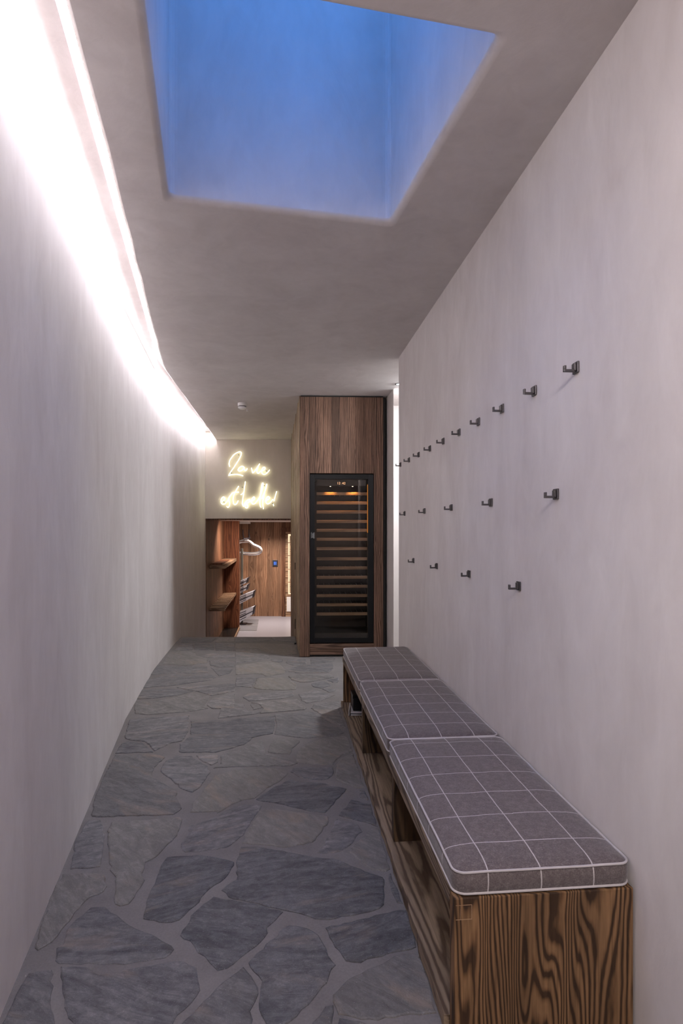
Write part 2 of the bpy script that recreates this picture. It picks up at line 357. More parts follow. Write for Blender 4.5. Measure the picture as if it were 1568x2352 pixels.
# flagstone outlines on the floor, metres
STONES = [
 [(-1.167,2.744),(-1.104,2.751),(-1.043,2.64),(-0.984,2.475),(-0.957,2.369),(-1.068,2.349),(-1.141,2.566)],
 [(-1.039,2.652),(-1.056,2.73),(-0.746,2.778),(-0.734,2.758),(-0.715,2.615),(-0.743,2.497),(-0.763,2.426),(-0.79,2.4),(-0.751,2.282),(-0.752,2.175),(-0.753,2.133),(-0.783,2.117),(-0.81,2.133),(-0.868,2.301),(-0.909,2.349)],
 [(-1.082,2.32),(-0.986,2.33),(-0.914,2.32),(-0.877,2.245),(-0.876,2.209),(-0.918,2.158),(-0.929,2.002),(-0.937,1.939),(-0.962,1.896),(-0.983,1.906),(-1.026,2.062),(-1.074,2.245)],
 [(-0.892,2.121),(-0.836,2.121),(-0.742,2.046),(-0.7,2.009),(-0.581,1.953),(-0.529,1.909),(-0.546,1.864),(-0.667,1.84),(-0.871,1.84),(-0.901,1.874),(-0.911,1.913),(-0.899,1.933),(-0.921,1.995),(-0.909,2.054)],
 [(-0.726,2.4),(-0.715,2.442),(-0.572,2.459),(-0.493,2.439),(-0.426,2.407),(-0.437,2.296),(-0.477,2.245),(-0.517,2.124),(-0.55,2.046),(-0.575,2.031),(-0.684,2.05),(-0.705,2.175),(-0.707,2.282)],
 [(-0.471,2.185),(-0.391,2.159),(-0.298,2.134),(-0.199,2.094),(-0.251,2.01),(-0.242,1.984),(-0.282,1.9),(-0.347,1.823),(-0.377,1.812),(-0.411,1.846),(-0.455,1.892),(-0.475,1.924),(-0.537,1.966),(-0.535,2.001),(-0.516,2.094)],
 [(-0.867,1.831),(-0.779,1.831),(-0.725,1.795),(-0.505,1.861),(-0.44,1.825),(-0.408,1.739),(-0.455,1.62),(-0.468,1.572),(-0.707,1.572),(-0.732,1.62),(-0.774,1.676),(-0.806,1.728)],
 [(-0.946,1.804),(-0.878,1.825),(-0.844,1.755),(-0.836,1.717),(-0.779,1.627),(-0.748,1.572),(-0.919,1.572),(-0.921,1.636),(-0.939,1.712)],
 [(-0.389,2.847),(-0.324,2.865),(-0.059,2.785),(-0.05,2.751),(-0.122,2.556),(-0.224,2.514),(-0.428,2.549),(-0.414,2.678)],
 [(-0.025,2.768),(0.08,2.71),(0.094,2.646),(0.029,2.514),(-0.03,2.472),(-0.103,2.47),(-0.069,2.571)],
 [(0.127,2.678),(0.167,2.686),(0.192,2.356),(0.173,2.338),(0.118,2.35),(0.032,2.472),(0.037,2.514),(0.092,2.601)],
 [(-0.427,2.521),(-0.352,2.521),(-0.222,2.486),(-0.116,2.439),(-0.03,2.439),(0.11,2.326),(0.164,2.308),(0.151,2.134),(0.137,2.109),(0.049,2.075),(-0.067,2.047),(-0.187,2.094),(-0.414,2.175),(-0.448,2.217),(-0.407,2.285),(-0.422,2.407)],
 [(0.182,2.32),(0.196,2.326),(0.221,2.134),(0.196,2.134),(0.18,2.217)],
 [(-0.054,2.01),(0.091,2.065),(0.228,2.109),(0.247,1.916),(0.168,1.892),(0.06,1.846),(0.011,1.849),(-0.023,1.916)],
 [(-0.181,2.024),(-0.114,2.01),(-0.071,1.975),(-0.046,1.908),(-0.022,1.853),(-0.017,1.838),(-0.042,1.766),(-0.081,1.706),(-0.122,1.644),(-0.14,1.618),(-0.2,1.603),(-0.233,1.668),(-0.237,1.773),(-0.291,1.846),(-0.232,1.949)],
 [(-0.3,1.834),(-0.248,1.773),(-0.236,1.726),(-0.247,1.662),(-0.235,1.581),(-0.441,1.581),(-0.428,1.638),(-0.377,1.713),(-0.352,1.766)],
 [(0.037,1.791),(0.114,1.838),(0.167,1.876),(0.249,1.892),(0.262,1.732),(0.269,1.653),(0.165,1.638),(0.077,1.629),(-0.01,1.65),(-0.031,1.719),(-0.0,1.759)],
 [(-0.05,1.681),(-0.02,1.687),(-0.029,1.581),(-0.094,1.581),(-0.069,1.644)],
 [(-0.01,1.641),(0.077,1.62),(0.075,1.581),(-0.019,1.581)],
 [(-1.489,4.198),(-1.345,4.256),(-1.097,4.317),(-1.057,4.129),(-1.013,3.957),(-1.001,3.78),(-1.027,3.752),(-1.064,3.743),(-1.125,3.601),(-1.166,3.671),(-1.244,3.771),(-1.354,3.799),(-1.395,3.837)],
 [(-1.351,3.771),(-1.255,3.762),(-1.167,3.653),(-1.121,3.588),(-1.352,3.564),(-1.374,3.725)],
 [(-1.344,3.542),(-1.108,3.567),(-1.032,3.502),(-1.04,3.407),(-1.05,3.362),(-1.035,3.275),(-1.006,3.22),(-0.896,3.114),(-0.847,3.077),(-0.815,2.98),(-0.764,2.868),(-0.787,2.804),(-1.132,2.779),(-1.164,2.784),(-1.226,2.957),(-1.289,3.261)],
 [(-1.018,3.454),(-0.973,3.534),(-0.878,3.526),(-0.757,3.377),(-0.72,3.29),(-0.734,3.102),(-0.757,3.04),(-0.82,3.077),(-0.889,3.166),(-1.003,3.304)],
 [(-0.861,3.534),(-0.727,3.547),(-0.707,3.438),(-0.735,3.385),(-0.789,3.438)],
 [(-0.6,3.322),(-0.413,3.353),(-0.318,3.337),(-0.288,3.284),(-0.327,3.183),(-0.38,3.088),(-0.432,2.973),(-0.48,2.961),(-0.543,2.89),(-0.581,2.811),(-0.586,2.836),(-0.665,2.83),(-0.718,2.825),(-0.73,2.912),(-0.709,3.064),(-0.688,3.247)],
 [(-0.865,4.189),(-0.48,4.288),(-0.453,4.082),(-0.446,3.916),(-0.56,3.854),(-0.602,3.715),(-0.708,3.622),(-0.753,3.584),(-0.974,3.584),(-1.006,3.725),(-0.979,3.877),(-1.054,4.175)],
 [(-0.717,3.533),(-0.6,3.658),(-0.505,3.813),(-0.486,3.725),(-0.446,3.573),(-0.306,3.491),(-0.244,3.424),(-0.29,3.379),(-0.54,3.373),(-0.693,3.353),(-0.721,3.347),(-0.686,3.407),(-0.714,3.518)],
 [(-0.577,2.795),(-0.521,2.884),(-0.467,2.916),(-0.383,2.896),(-0.391,2.833),(-0.406,2.758),(-0.422,2.637),(-0.478,2.514),(-0.548,2.493),(-0.646,2.472),(-0.682,2.521),(-0.676,2.616),(-0.688,2.694)],
 [(-0.484,4.327),(-0.214,4.379),(-0.137,4.251),(-0.017,4.026),(0.019,3.927),(-0.024,3.885),(-0.173,3.843),(-0.236,3.823),(-0.444,3.906),(-0.443,4.059)],
 [(-0.219,4.488),(-0.216,4.588),(-0.016,4.662),(-0.015,4.433),(0.027,4.014),(-0.002,4.059),(-0.122,4.276),(-0.235,4.466)],
 [(-0.437,3.783),(-0.392,3.823),(-0.263,3.799),(-0.258,3.773),(-0.293,3.649),(-0.305,3.551),(-0.379,3.559),(-0.448,3.586)],
 [(-0.254,3.668),(-0.197,3.754),(-0.123,3.827),(0.026,3.874),(0.054,3.783),(0.068,3.604),(0.004,3.542),(-0.031,3.457),(-0.037,3.4),(-0.16,3.4),(-0.257,3.441),(-0.272,3.542)],
 [(0.014,3.516),(0.071,3.568),(0.124,3.088),(0.078,3.094),(0.039,3.128),(-0.035,3.197),(-0.027,3.424)],
 [(-0.276,3.361),(-0.158,3.368),(-0.046,3.361),(-0.039,3.284),(-0.067,3.204),(-0.108,3.19),(-0.223,3.218),(-0.284,3.299)],
 [(-0.322,3.141),(-0.281,3.204),(-0.207,3.162),(-0.102,3.158),(0.027,3.081),(-0.029,2.937),(-0.075,2.822),(-0.149,2.839),(-0.299,2.913),(-0.429,2.955),(-0.381,3.049)],
 [(0.042,2.961),(0.144,2.913),(0.163,2.686),(0.13,2.721),(-0.017,2.795)],
 [(0.084,3.068),(0.123,3.055),(0.135,2.949),(0.097,2.973)],
 [(-0.917,4.603),(-0.741,4.574),(-0.689,4.406),(-0.547,4.379),(-0.651,4.314),(-0.873,4.226)],
 [(-0.352,4.858),(-0.235,4.984),(-0.047,4.826),(-0.164,4.658),(-0.273,4.6),(-0.31,4.664)],
 [(-0.765,4.875),(-0.398,4.918),(-0.382,4.795),(-0.468,4.724),(-0.724,4.65),(-0.786,4.754)],
 [(-0.701,4.574),(-0.647,4.578),(-0.589,4.476),(-0.651,4.423)],
 [(-0.701,4.606),(-0.348,4.714),(-0.259,4.467),(-0.273,4.428),(-0.48,4.371),(-0.596,4.331),(-0.582,4.467),(-0.647,4.597)],
 [(-0.742,5.034),(-0.757,5.362),(-0.514,5.388),(-0.38,5.151),(-0.374,4.989),(-0.498,4.962),(-0.663,4.993)],
 [(-0.494,5.454),(-0.425,5.5),(-0.107,5.522),(-0.063,5.401),(-0.266,5.236),(-0.36,5.223),(-0.443,5.311)],
 [(-0.502,5.62),(-0.476,5.796),(-0.335,5.894),(-0.087,5.944),(-0.071,5.796),(-0.115,5.577),(-0.423,5.558),(-0.455,5.62)],
 [(-0.309,5.935),(-0.322,6.183),(-0.061,6.252),(-0.074,6.048),(-0.16,5.983)],
 [(-0.557,5.983),(-0.557,6.141),(-0.368,6.141),(-0.353,5.951),(-0.475,5.863)],
 [(-0.263,5.175),(-0.16,5.268),(-0.081,5.127),(-0.164,5.023),(-0.246,5.08)],
 [(-0.135,5.293),(-0.027,5.388),(-0.026,5.218),(-0.076,5.204)],
 [(-0.164,5.007),(-0.043,5.007),(-0.054,4.922),(-0.107,4.901)],
 [(-0.731,6.176),(-0.603,6.159),(-0.596,6.015),(-0.66,6.009),(-0.709,6.081)],
 [(-1.042,5.872),(-0.732,6.064),(-0.613,5.967),(-0.527,5.663),(-0.523,5.549),(-0.681,5.422),(-0.748,5.53),(-0.976,5.503)],
 [(-0.95,5.388),(-0.735,5.388),(-0.762,5.349),(-0.76,5.057),(-0.901,5.08)],
 [(-1.3,7.324),(-0.912,7.402),(-0.841,7.182),(-1.002,7.09),(-1.252,7.054)],
 [(-0.876,7.402),(-0.576,7.451),(-0.529,7.054),(-0.633,7.081),(-0.82,7.182)],
 [(-1.241,6.992),(-0.879,7.001),(-0.647,6.957),(-0.514,6.862),(-0.472,6.396),(-0.627,6.33),(-0.798,6.478),(-0.93,6.697),(-1.193,6.725)],
 [(-1.179,6.645),(-0.939,6.645),(-0.77,6.378),(-0.742,6.189),(-1.057,5.957)],
 [(-1.676,4.989),(-1.394,5.001),(-1.218,4.944),(-1.322,4.81),(-1.478,4.729),(-1.612,4.707),(-1.654,4.867)],
 [(-1.6,4.637),(-1.432,4.658),(-1.357,4.737),(-1.262,4.844),(-1.182,4.878),(-1.046,4.777),(-1.038,4.525),(-0.99,4.467),(-1.119,4.381),(-1.397,4.308),(-1.501,4.335)],
 [(-1.736,5.291),(-1.557,5.532),(-1.411,5.416),(-1.233,5.532),(-1.126,5.431),(-1.148,5.305),(-1.427,5.121),(-1.687,5.033)],
 [(-1.802,5.863),(-1.522,5.813),(-1.311,5.846),(-1.24,5.577),(-1.42,5.532),(-1.482,5.577),(-1.758,5.488)],
 [(-1.345,6.069),(-1.225,6.142),(-1.081,6.069),(-1.047,5.813),(-1.179,5.797),(-1.284,5.863)],
 [(-1.871,6.53),(-1.615,6.593),(-1.534,6.33),(-1.385,6.197),(-1.341,5.981),(-1.528,5.863),(-1.776,5.93)],
 [(-1.493,6.261),(-1.411,6.441),(-1.141,6.409),(-1.107,6.216),(-1.321,6.216)],
 [(-1.88,6.972),(-1.714,6.925),(-1.648,6.623),(-1.834,6.58)],
 [(-1.722,7.01),(-1.489,6.962),(-1.407,6.623),(-1.631,6.623)],
 [(-1.473,6.995),(-1.25,7.019),(-1.174,6.593),(-1.394,6.601)],
 [(-1.933,7.307),(-1.527,7.318),(-1.532,7.077),(-1.886,7.029)],
 [(-1.511,7.333),(-1.308,7.344),(-1.261,7.082),(-1.497,7.067)],
 [(-1.395,5.053),(-1.06,5.146),(-0.923,5.185),(-0.879,4.937),(-1.039,4.799),(-1.195,4.932)],
 [(-1.024,4.733),(-0.869,4.878),(-0.794,4.457),(-0.959,4.457),(-1.025,4.545)],
 [(-1.262,5.78),(-1.035,5.748),(-1.035,5.547),(-1.115,5.445)],
]

# ================================================================ SETTING
TH = math.atan(0.096)                       # skew of the right wall and bench
def px2w(px, py, y): return ((px-784)/1375*y, y, CAM_Z+(1215-py)/1375*y)
ZC, ZS = 2.74, 2.87                         # ceiling, top of the light slot
ZL = -0.70                                  # lower floor beyond the steps
FLOOR_END = 7.43

# left wall: hand-finished plaster, one slow bend
lw = [(-0.2225, -1.5), (-0.563-0.227*1.5, 1.5), (-0.563-0.227*3.2, 3.2), (-1.475, 4.02), (-1.655, 4.82), (-1.80, 5.8), (-1.99, 7.43), (-2.135, 9.42)]
lws = [Vector((p[0], p[1], 0)) for p in lw]
lws = [lws[0], lws[1]] + spline(lws[1:], 5)[1:]
mb = MB(); pts = [(p.x, p.y) for p in lws]
mb.prism([(-0.5, -1.5)]+pts+[(-2.45, 9.42)], ZL, ZS)
wl = struct('wall_left', mb, M['plaster'])
for p in wl.data.polygons: p.use_smooth = True
wl.data.set_sharp_from_angle(angle=math.radians(30))

# right wall with the return into the passage
mb = MB(); mb.prism([(0.467, 4.90), (1.0815, -1.5), (1.4, -1.5), (0.95, 4.6), (2.5, 4.6), (2.5, 4.9)], 0, ZS)
struct('wall_right', mb, M['plaster'], bevel=0.008, seg=3)
mb = MB(); mb.prism([(0.478, 6.34), (0.520, 5.98), (0.535, 6.6), (0.535, 6.80), (0.478, 6.80)], 0, ZC)
struct('wall_cabinet_end', mb, M['plaster_smooth'], bevel=0.004)
struct('wall_passage_back', MB().box(0.30, 2.5, 6.80, 6.95, 0, ZC), M['plaster_smooth'])
struct('wall_passage_right', MB().box(2.5, 2.65, 4.6, 6.95, 0, ZC), M['plaster_smooth'])
# wall behind the camera
struct('wall_back', MB().box(-0.5, 1.4, -1.65, -1.5, 0, ZS), M['plaster'])

# ceiling slab with rounded skylight rim and shaft
def rrect(c, off, r, n=5):
    """c: four corners ccw; offset outward by off, corner radius r"""
    out = []; m = len(c); C_ = [Vector(q) for q in c]; cen = sum(C_, Vector((0, 0)))/m
    P = []
    for i in range(m):
        a, b, e = C_[i-1], C_[i], C_[(i+1) % m]
        d1 = (b-a).normalized(); d2 = (e-b).normalized()
        n1 = Vector((d1.y, -d1.x)); n2 = Vector((d2.y, -d2.x))
        bis = (n1+n2).normalized(); P.append(b+bis*(off/max(0.3, bis.dot(n1))))
    for i in range(m):
        a, b, e = P[i-1], P[i], P[(i+1) % m]
        d1 = (a-b).normalized(); d2 = (e-b).normalized()
        s = b+d1*r; t_ = b+d2*r
        for k in range(n+1):
            u = k/n; out.append((1-u)**2*s+2*u*(1-u)*b+u*u*t_)
    return out
SKY = [(-0.505, 1.504), (0.449, 1.711), (0.222, 2.750), (-0.732, 2.543)]     # ccw
soff = [(-0.75+0.2268*(1.67+1.5), -1.5)]
def sx(y): return -0.730-0.2268*(y-1.584) if y < 5.2 else -1.55-0.1002*(y-5.2)
soff = []; yy = -1.5
while yy < 9.40:
    soff.append((sx(yy)+random.uniform(-0.004, 0.004), yy)); yy += 0.22
soff.append((sx(9.42), 9.42)); 
bm = bmesh.new()
R1 = 0.026
def wob(p, i, a=0.003): return p
def vloop(pts, z): return [bm.verts.new((p[0], p[1], z)) for p in pts]
def bridge(A, B, closed=True):
    n = len(A); fs = []
    for i in range(n if closed else n-1):
        fs.append(bm.faces.new((A[i], A[(i+1) % n], B[(i+1) % n], B[i])))
    return fs
outer_l = [(p[0]+0.014, p[1]) for p in soff]
outer = outer_l + [(2.65, 9.42), (2.65, -1.5)]
hole = [wob(p, i) for i, p in enumerate(rrect(SKY, R1, 0.035))]
def fill(outerv, holev):
    es = []
    for L in (outerv, holev):
        for i in range(len(L)):
            e = bm.edges.get((L[i], L[(i+1) % len(L)])) or bm.edges.new((L[i], L[(i+1) % len(L)]))
            es.append(e)
    r = bmesh.ops.triangle_fill(bm, edges=es, use_beauty=True)
    return r['geom']
vo = vloop(outer, ZC); vh = vloop(hole, ZC); fill(vo, vh)
prev = vh; sm = []
for k in range(1, 5):
    a = k/4*math.pi/2
    L = vloop(rrect(SKY, R1*(1-math.sin(a)), 0.035), ZC+R1*(1-math.cos(a))); sm += bridge(prev, L); prev = L
top = vloop(rrect(SKY, 0, 0.035), ZS); bridge(prev, top)
L2 = vloop(rrect(SKY, 0, 0.035), 4.05); bridge(top, L2)
cap_o = vloop([(-3.2, -1.8), (2.8, -1.8), (2.8, 9.7), (-3.2, 9.7)], ZS); fill(cap_o, top)
e1 = vo[:len(outer_l)]
e2 = vloop(soff, ZC+0.012); sm += bridge(e1, e2, False)
e3 = vloop([(p[0], p[1]) for p in soff], ZS); bridge(e2, e3, False)
for f in sm: f.smooth = True
bmesh.ops.recalc_face_normals(bm, faces=bm.faces)
me = bpy.data.meshes.new('ceiling'); bm.to_mesh(me); bm.free()
o = link('ceiling', me, M['plaster_ceiling']); o['kind'] = 'structure'
sk = thing('window_1', None, None, (0, 0, 0), kind='structure')
rr = rrect(SKY, 0.06, 0.03)
MB().prism([tuple(p) for p in rr], 4.06, 4.07).build('pane', M['clear'], sk)
mb = MB(); mb.tube([(p.x, p.y, 4.065) for p in rrect(SKY, 0.05, 0.03)], 0.02, closed=True); mb.build('window_frame', M['alu'], sk)

# cove light strip hidden behind the drop of the ceiling
def led(y0, y1, k):
    t = thing('led_strip', None, 'light strip', (0, 0, 0), 0, 'white strip lights in the ceiling slot')
    P0 = Vector((sx(y0)-0.006, y0, 0)); P1 = Vector((sx(y1)-0.006, y1, 0)); n = Vector((-(P1-P0).y, (P1-P0).x, 0)).normalized()
    a = [P0, P1, P1+n*0.012, P0+n*0.012]
    MB().prism([(p.x, p.y) for p in a], 2.792, 2.806).build('diffuser', M['led'], t)
    MB().prism([(p.x, p.y) for p in [P0, P1, P1+n*0.042, P0+n*0.042]], 2.817, 2.820).build('light_shield', M['alu'], t)  # added shield, keeps the strip's direct light off the slot ceiling
    return t
tag(led(-1.4, 5.17, 0), 'long white light strip hidden in the slot over the near straight stretch of left wall')
tag(led(5.24, 9.36, 1), 'white light strip in the slot over the far stretch of left wall near the neon')

# floor: mortar bed with slate flagstones, one object
fl_pts = [(-0.2225-0.1, -1.5)]+[(p.x-0.05, p.y) for p in lws if p.y < FLOOR_END-0.1]+[(-2.05, FLOOR_END), (-0.55, FLOOR_END), (-0.55, 6.95), (2.6, 6.95), (2.6, 4.7), (0.75, 4.7), (1.25, -1.5)]
mb = MB(); mb.prism(fl_pts, -0.2, 0.0)
bm = mb.bm
bmesh.ops.recalc_face_normals(bm, faces=bm.faces)
lay = bm.loops.layers.float_color.new('tone')
for f in bm.faces: f.material_index = 0
def inside(p, poly):
    c = False; n = len(poly)
    for i in range(n):
        x1, y1 = poly[i]; x2, y2 = poly[i-1]
        if (y1 > p[1]) != (y2 > p[1]) and p[0] < (x2-x1)*(p[1]-y1)/(y2-y1)+x1: c = not c
    return c
def add_stone(poly, rnd):
    area = sum(poly[i-1][0]*poly[i][1]-poly[i][0]*poly[i-1][1] for i in range(len(poly)))
    if area < 0: poly = poly[::-1]
    P = []
    n = len(poly)
    for i in range(n):
        a = Vector(poly[i]); b = Vector(poly[(i+1) % n]); L = (b-a).length; m = max(1, int(L/0.022))
        nn = Vector((b-a).yx); nn.y = -nn.y
        if L > 0: nn.normalize()
        for k in range(m):
            j = rnd.uniform(-0.004, 0.004)+rnd.choice((0,0,0,-0.006))
            P.append(a+(b-a)*(k/m)+nn*j)
    # soften corners
    P = [P[i]*0.8+(P[i-1]+P[(i+1) % len(P)])*0.1 for i in range(len(P))]
    cen = sum(P, Vector((0, 0)))/len(P)
    tone = (rnd.random()*0.75+(0.30 if cen.y > 3.4 else 0.05), rnd.random(), rnd.random(), 1)
    dz = rnd.uniform(0.0, 0.0015)
    def ring(s, z):
        out = []
        for i, p in enumerate(P):
            t_ = (P[(i+1) % len(P)]-P[i-1]).normalized(); nn = Vector((-t_.y, t_.x))
            out.append(bm.verts.new((*(p+nn*s), z)))
        return out
    A = ring(0, -0.002); B = ring(0.0015, 0.0022+dz); C2 = ring(0.006, 0.0042+dz)
    fs = []
    for U, V in ((A, B), (B, C2)):
        for i in range(len(P)): fs.append(bm.faces.new((U[i], U[(i+1) % len(P)], V[(i+1) % len(P)], V[i])))
    for t3 in tessellate_polygon([[v.co.copy() for v in C2]]):
        try: f = bm.faces.new([C2[i] for i in t3])
        except ValueError: continue
        f.normal_update()
        if f.normal.z < 0: f.normal_flip()
        fs.append(f)
    for f in fs:
        f.material_index = 1
        for l in f.loops: l[lay] = tone
rs = random.Random(5)
for p in STONES: add_stone(p, rs)
# the same paving carried on behind the camera, under the bench and into the passage
for (x0, x1, y0, y1) in ((-0.35, 1.15, -1.45, 1.45), (0.52, 0.95, 1.5, 4.3), (0.5, 2.4, 4.75, 6.7), (0.02, 0.45, 5.2, 5.6)):
    nx = max(1, int((x1-x0)/0.36)); ny = max(1, int((y1-y0)/0.3))
    g = [[(x0+(x1-x0)*i/nx+(rs.uniform(-.08, .08) if 0 < i < nx else 0), y0+(y1-y0)*j/ny+(rs.uniform(-.07, .07) if 0 < j < ny else 0)) for i in range(nx+1)] for j in range(ny+1)]
    for j in range(ny):
        for i in range(nx):
            q = [Vector(g[j][i]), Vector(g[j][i+1]), Vector(g[j+1][i+1]), Vector(g[j+1][i])]
            c = sum(q, Vector((0, 0)))/4
            q = [tuple(c+(v-c)*0.93) for v in q]
            if inside(c, fl_pts): add_stone(q, rs)
me = bpy.data.meshes.new('floor'); bm.to_mesh(me); bm.free()
me.materials.append(M['mortar']); me.materials.append(M['slate'])
o = link('floor', me, None); o['kind'] = 'structure'
# steps going down to the ski room
st = thing('stone_steps', 'grey stone steps leading down beyond the floor edge to the lower ski room', 'steps', (-1.3, FLOOR_END, ZL))
for k in range(3):
    mb = MB(); mb.box(-0.60-k*0.03, 0.62-k*0.035, 0.003+k*0.30, 0.3+k*0.30, 0, 0.5-k*0.17); mb.build('step', M['slate'], st, bevel=0.006)
struct('floor_lower', MB().box(-3.2, 0.7, FLOOR_END, 14.3, ZL-0.15, ZL), M['concrete'])
struct('wall_step_riser', MB().box(-2.3, -0.5, FLOOR_END-0.12, FLOOR_END-0.002, ZL, -0.2), M['mortar'])

# wood panelled wall running back from the cabinet
def cx(y): return -0.436-0.1132*(y-6.25)
mb = MB(); mb.prism([(cx(6.30), 6.30), (cx(6.30)+0.02, 6.30), (-0.42, 6.86), (0.3, 6.95), (0.3, 9.55), (cx(9.55), 9.55)], ZL, ZC)
pw = struct('wall_right_panelled', mb, M['side_planks'])
# raised board edges of the panelling and two dark finger slots
tr = thing('trim_1', None, None, kind='structure')
mb = MB()
for yb in (6.62, 7.25, 7.95, 8.75):
    mb.prism([(cx(yb)-0.006, yb), (cx(yb)+0.01, yb), (cx(yb+0.055)+0.01, yb+0.055), (cx(yb+0.055)-0.006, yb+0.055)], 0.004 if yb < 7.4 else ZL, ZC-0.004)
mb.build('cover_strip', M['side_planks'], tr, bevel=0.002)
for zc, h in ((0.875, 0.085), (0.15, 0.12)):
    yb = 7.52
    MB().prism([(cx(yb)-0.004, yb-0.03), (cx(yb)+0.01, yb-0.03), (cx(yb)+0.01, yb+0.03), (cx(yb)-0.004, yb+0.03)], zc-h/2, zc+h/2).build('finger_slot', M['matblack'], tr)

# wall carrying the neon sign, above the opening
NY = 9.39
struct('wall_front', MB().box(-2.42, -0.62, NY, NY+0.16, 1.50, ZS-0.001), M['plaster_warm'], bevel=0.006)
MB_ = MB().box(-2.14, -0.80, NY+0.012, NY+0.15, 1.478, 1.4995)
struct('trim_2', MB_, M['door_dark'])
# ---- lower ski room
struct('ceiling_lower', MB().box(-3.2, 0.7, NY+0.16, 14.3, 1.502, 1.65), M['plaster_smooth'])
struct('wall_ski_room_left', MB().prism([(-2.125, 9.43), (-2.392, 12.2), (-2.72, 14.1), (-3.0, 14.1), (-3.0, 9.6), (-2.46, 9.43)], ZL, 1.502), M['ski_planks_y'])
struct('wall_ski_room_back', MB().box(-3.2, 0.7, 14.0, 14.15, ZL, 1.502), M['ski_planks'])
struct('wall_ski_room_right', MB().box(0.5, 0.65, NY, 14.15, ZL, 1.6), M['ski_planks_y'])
struct('wall_ski_room_front', MB().box(-0.62, 0.5, 9.56, 9.66, ZL, 1.6), M['ski_planks'])
struct('wall_ski_room_partition', MB().box(-2.55, -2.085, 12.2, 12.26, ZL, 1.502), M['ski_panel'], bevel=0.003)
struct('trim_3', MB().box(-2.38, -2.05, 13.3, 13.5, 1.455, 1.502), M['plaster_smooth'])
# glazed wooden door at the far right
d2 = thing('door_1', None, None, (-1.395, 13.96, ZL), kind='structure')
mb = MB(); mb.box(0, 0.09, -0.03, 0.03, 0, 2.07); mb.box(0.09, 0.95, -0.03, 0.03, 1.97, 2.07); mb.box(0.95, 1.04, -0.03, 0.03, 0, 2.07)
mb.build('door_frame', M['door_dark'], d2, bevel=0.004)
mb = MB(); mb.box(0.092, 0.150, -0.02, 0.02, 0.0, 1.97); mb.box(0.19, 0.21, -0.012, 0.012, 0.55, 1.88)
mb.box(0.15, 0.95, -0.02, 0.02, 1.92, 1.97); mb.box(0.15, 0.95, -0.02, 0.02, 0.0, 0.12); mb.box(0.15, 0.95, -0.02, 0.02, 0.46, 0.52); mb.box(0.9, 0.95, -0.02, 0.02, 0.12, 1.92)
for zz in (0.80, 1.10, 1.42, 1.72): mb.box(0.15, 0.9, -0.016, 0.016, zz-0.008, zz+0.008)
mb.build('door_leaf', M['ski_shelf'], d2, bevel=0.002)
MB().box(0.15, 0.9, -0.004, 0.004, 0.52, 1.92).build('pane', M['lamp'], d2)
MB().box(0.12, 0.88, -0.024, -0.018, 0.12, 0.46).build('kick_panel', M['white'], d2)

# ================================================================ THINGS
# ---- bench
BW, BH, BL = 0.488, 0.383, 2.972
bench = thing('bench', 'long low reclaimed wood bench with open cubbies running along the right wall', 'bench', (0.2916, 1.548, 0.001), TH)
T = 0.045
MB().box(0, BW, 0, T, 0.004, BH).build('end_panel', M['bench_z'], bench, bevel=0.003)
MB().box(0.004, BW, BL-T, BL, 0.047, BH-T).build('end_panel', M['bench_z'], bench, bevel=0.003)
MB().box(0.0, BW, T+0.0005, BL, BH-T, BH).build('seat_board', M['bench_y'], bench, bevel=0.003)
bmb = MB(); n = 60; front = []
rb = random.Random(3)
for i in range(n+1): front.append((-0.014+rb.uniform(-0.0035, 0.0035), T+0.0005+(BL-T-0.001)*i/n))
bmb.prism(front+[(BW, BL), (BW, T+0.0005)], 0.006, 0.047); bmb.build('base_board', M['bench_y'], bench, bevel=0.002)
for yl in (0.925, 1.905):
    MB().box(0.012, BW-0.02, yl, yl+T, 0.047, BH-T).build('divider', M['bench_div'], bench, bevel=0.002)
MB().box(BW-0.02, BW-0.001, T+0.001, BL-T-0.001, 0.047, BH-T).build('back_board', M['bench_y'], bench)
# finger joint patch at the top corner of the near end
mb = MB()
for (x0, x1, z0, z1) in ((0.004, 0.047, BH-0.056, BH-0.0545), (0.004, 0.047, BH-0.019, BH-0.0175), (0.0455, 0.047, BH-0.056, BH-0.0175), (0.016, 0.0172, BH-0.055, BH-0.018)):
    mb.box(x0, x1, -0.0006, 0.001, z0, z1)
mb.build('corner_joint', M['ski_shelf'], bench)

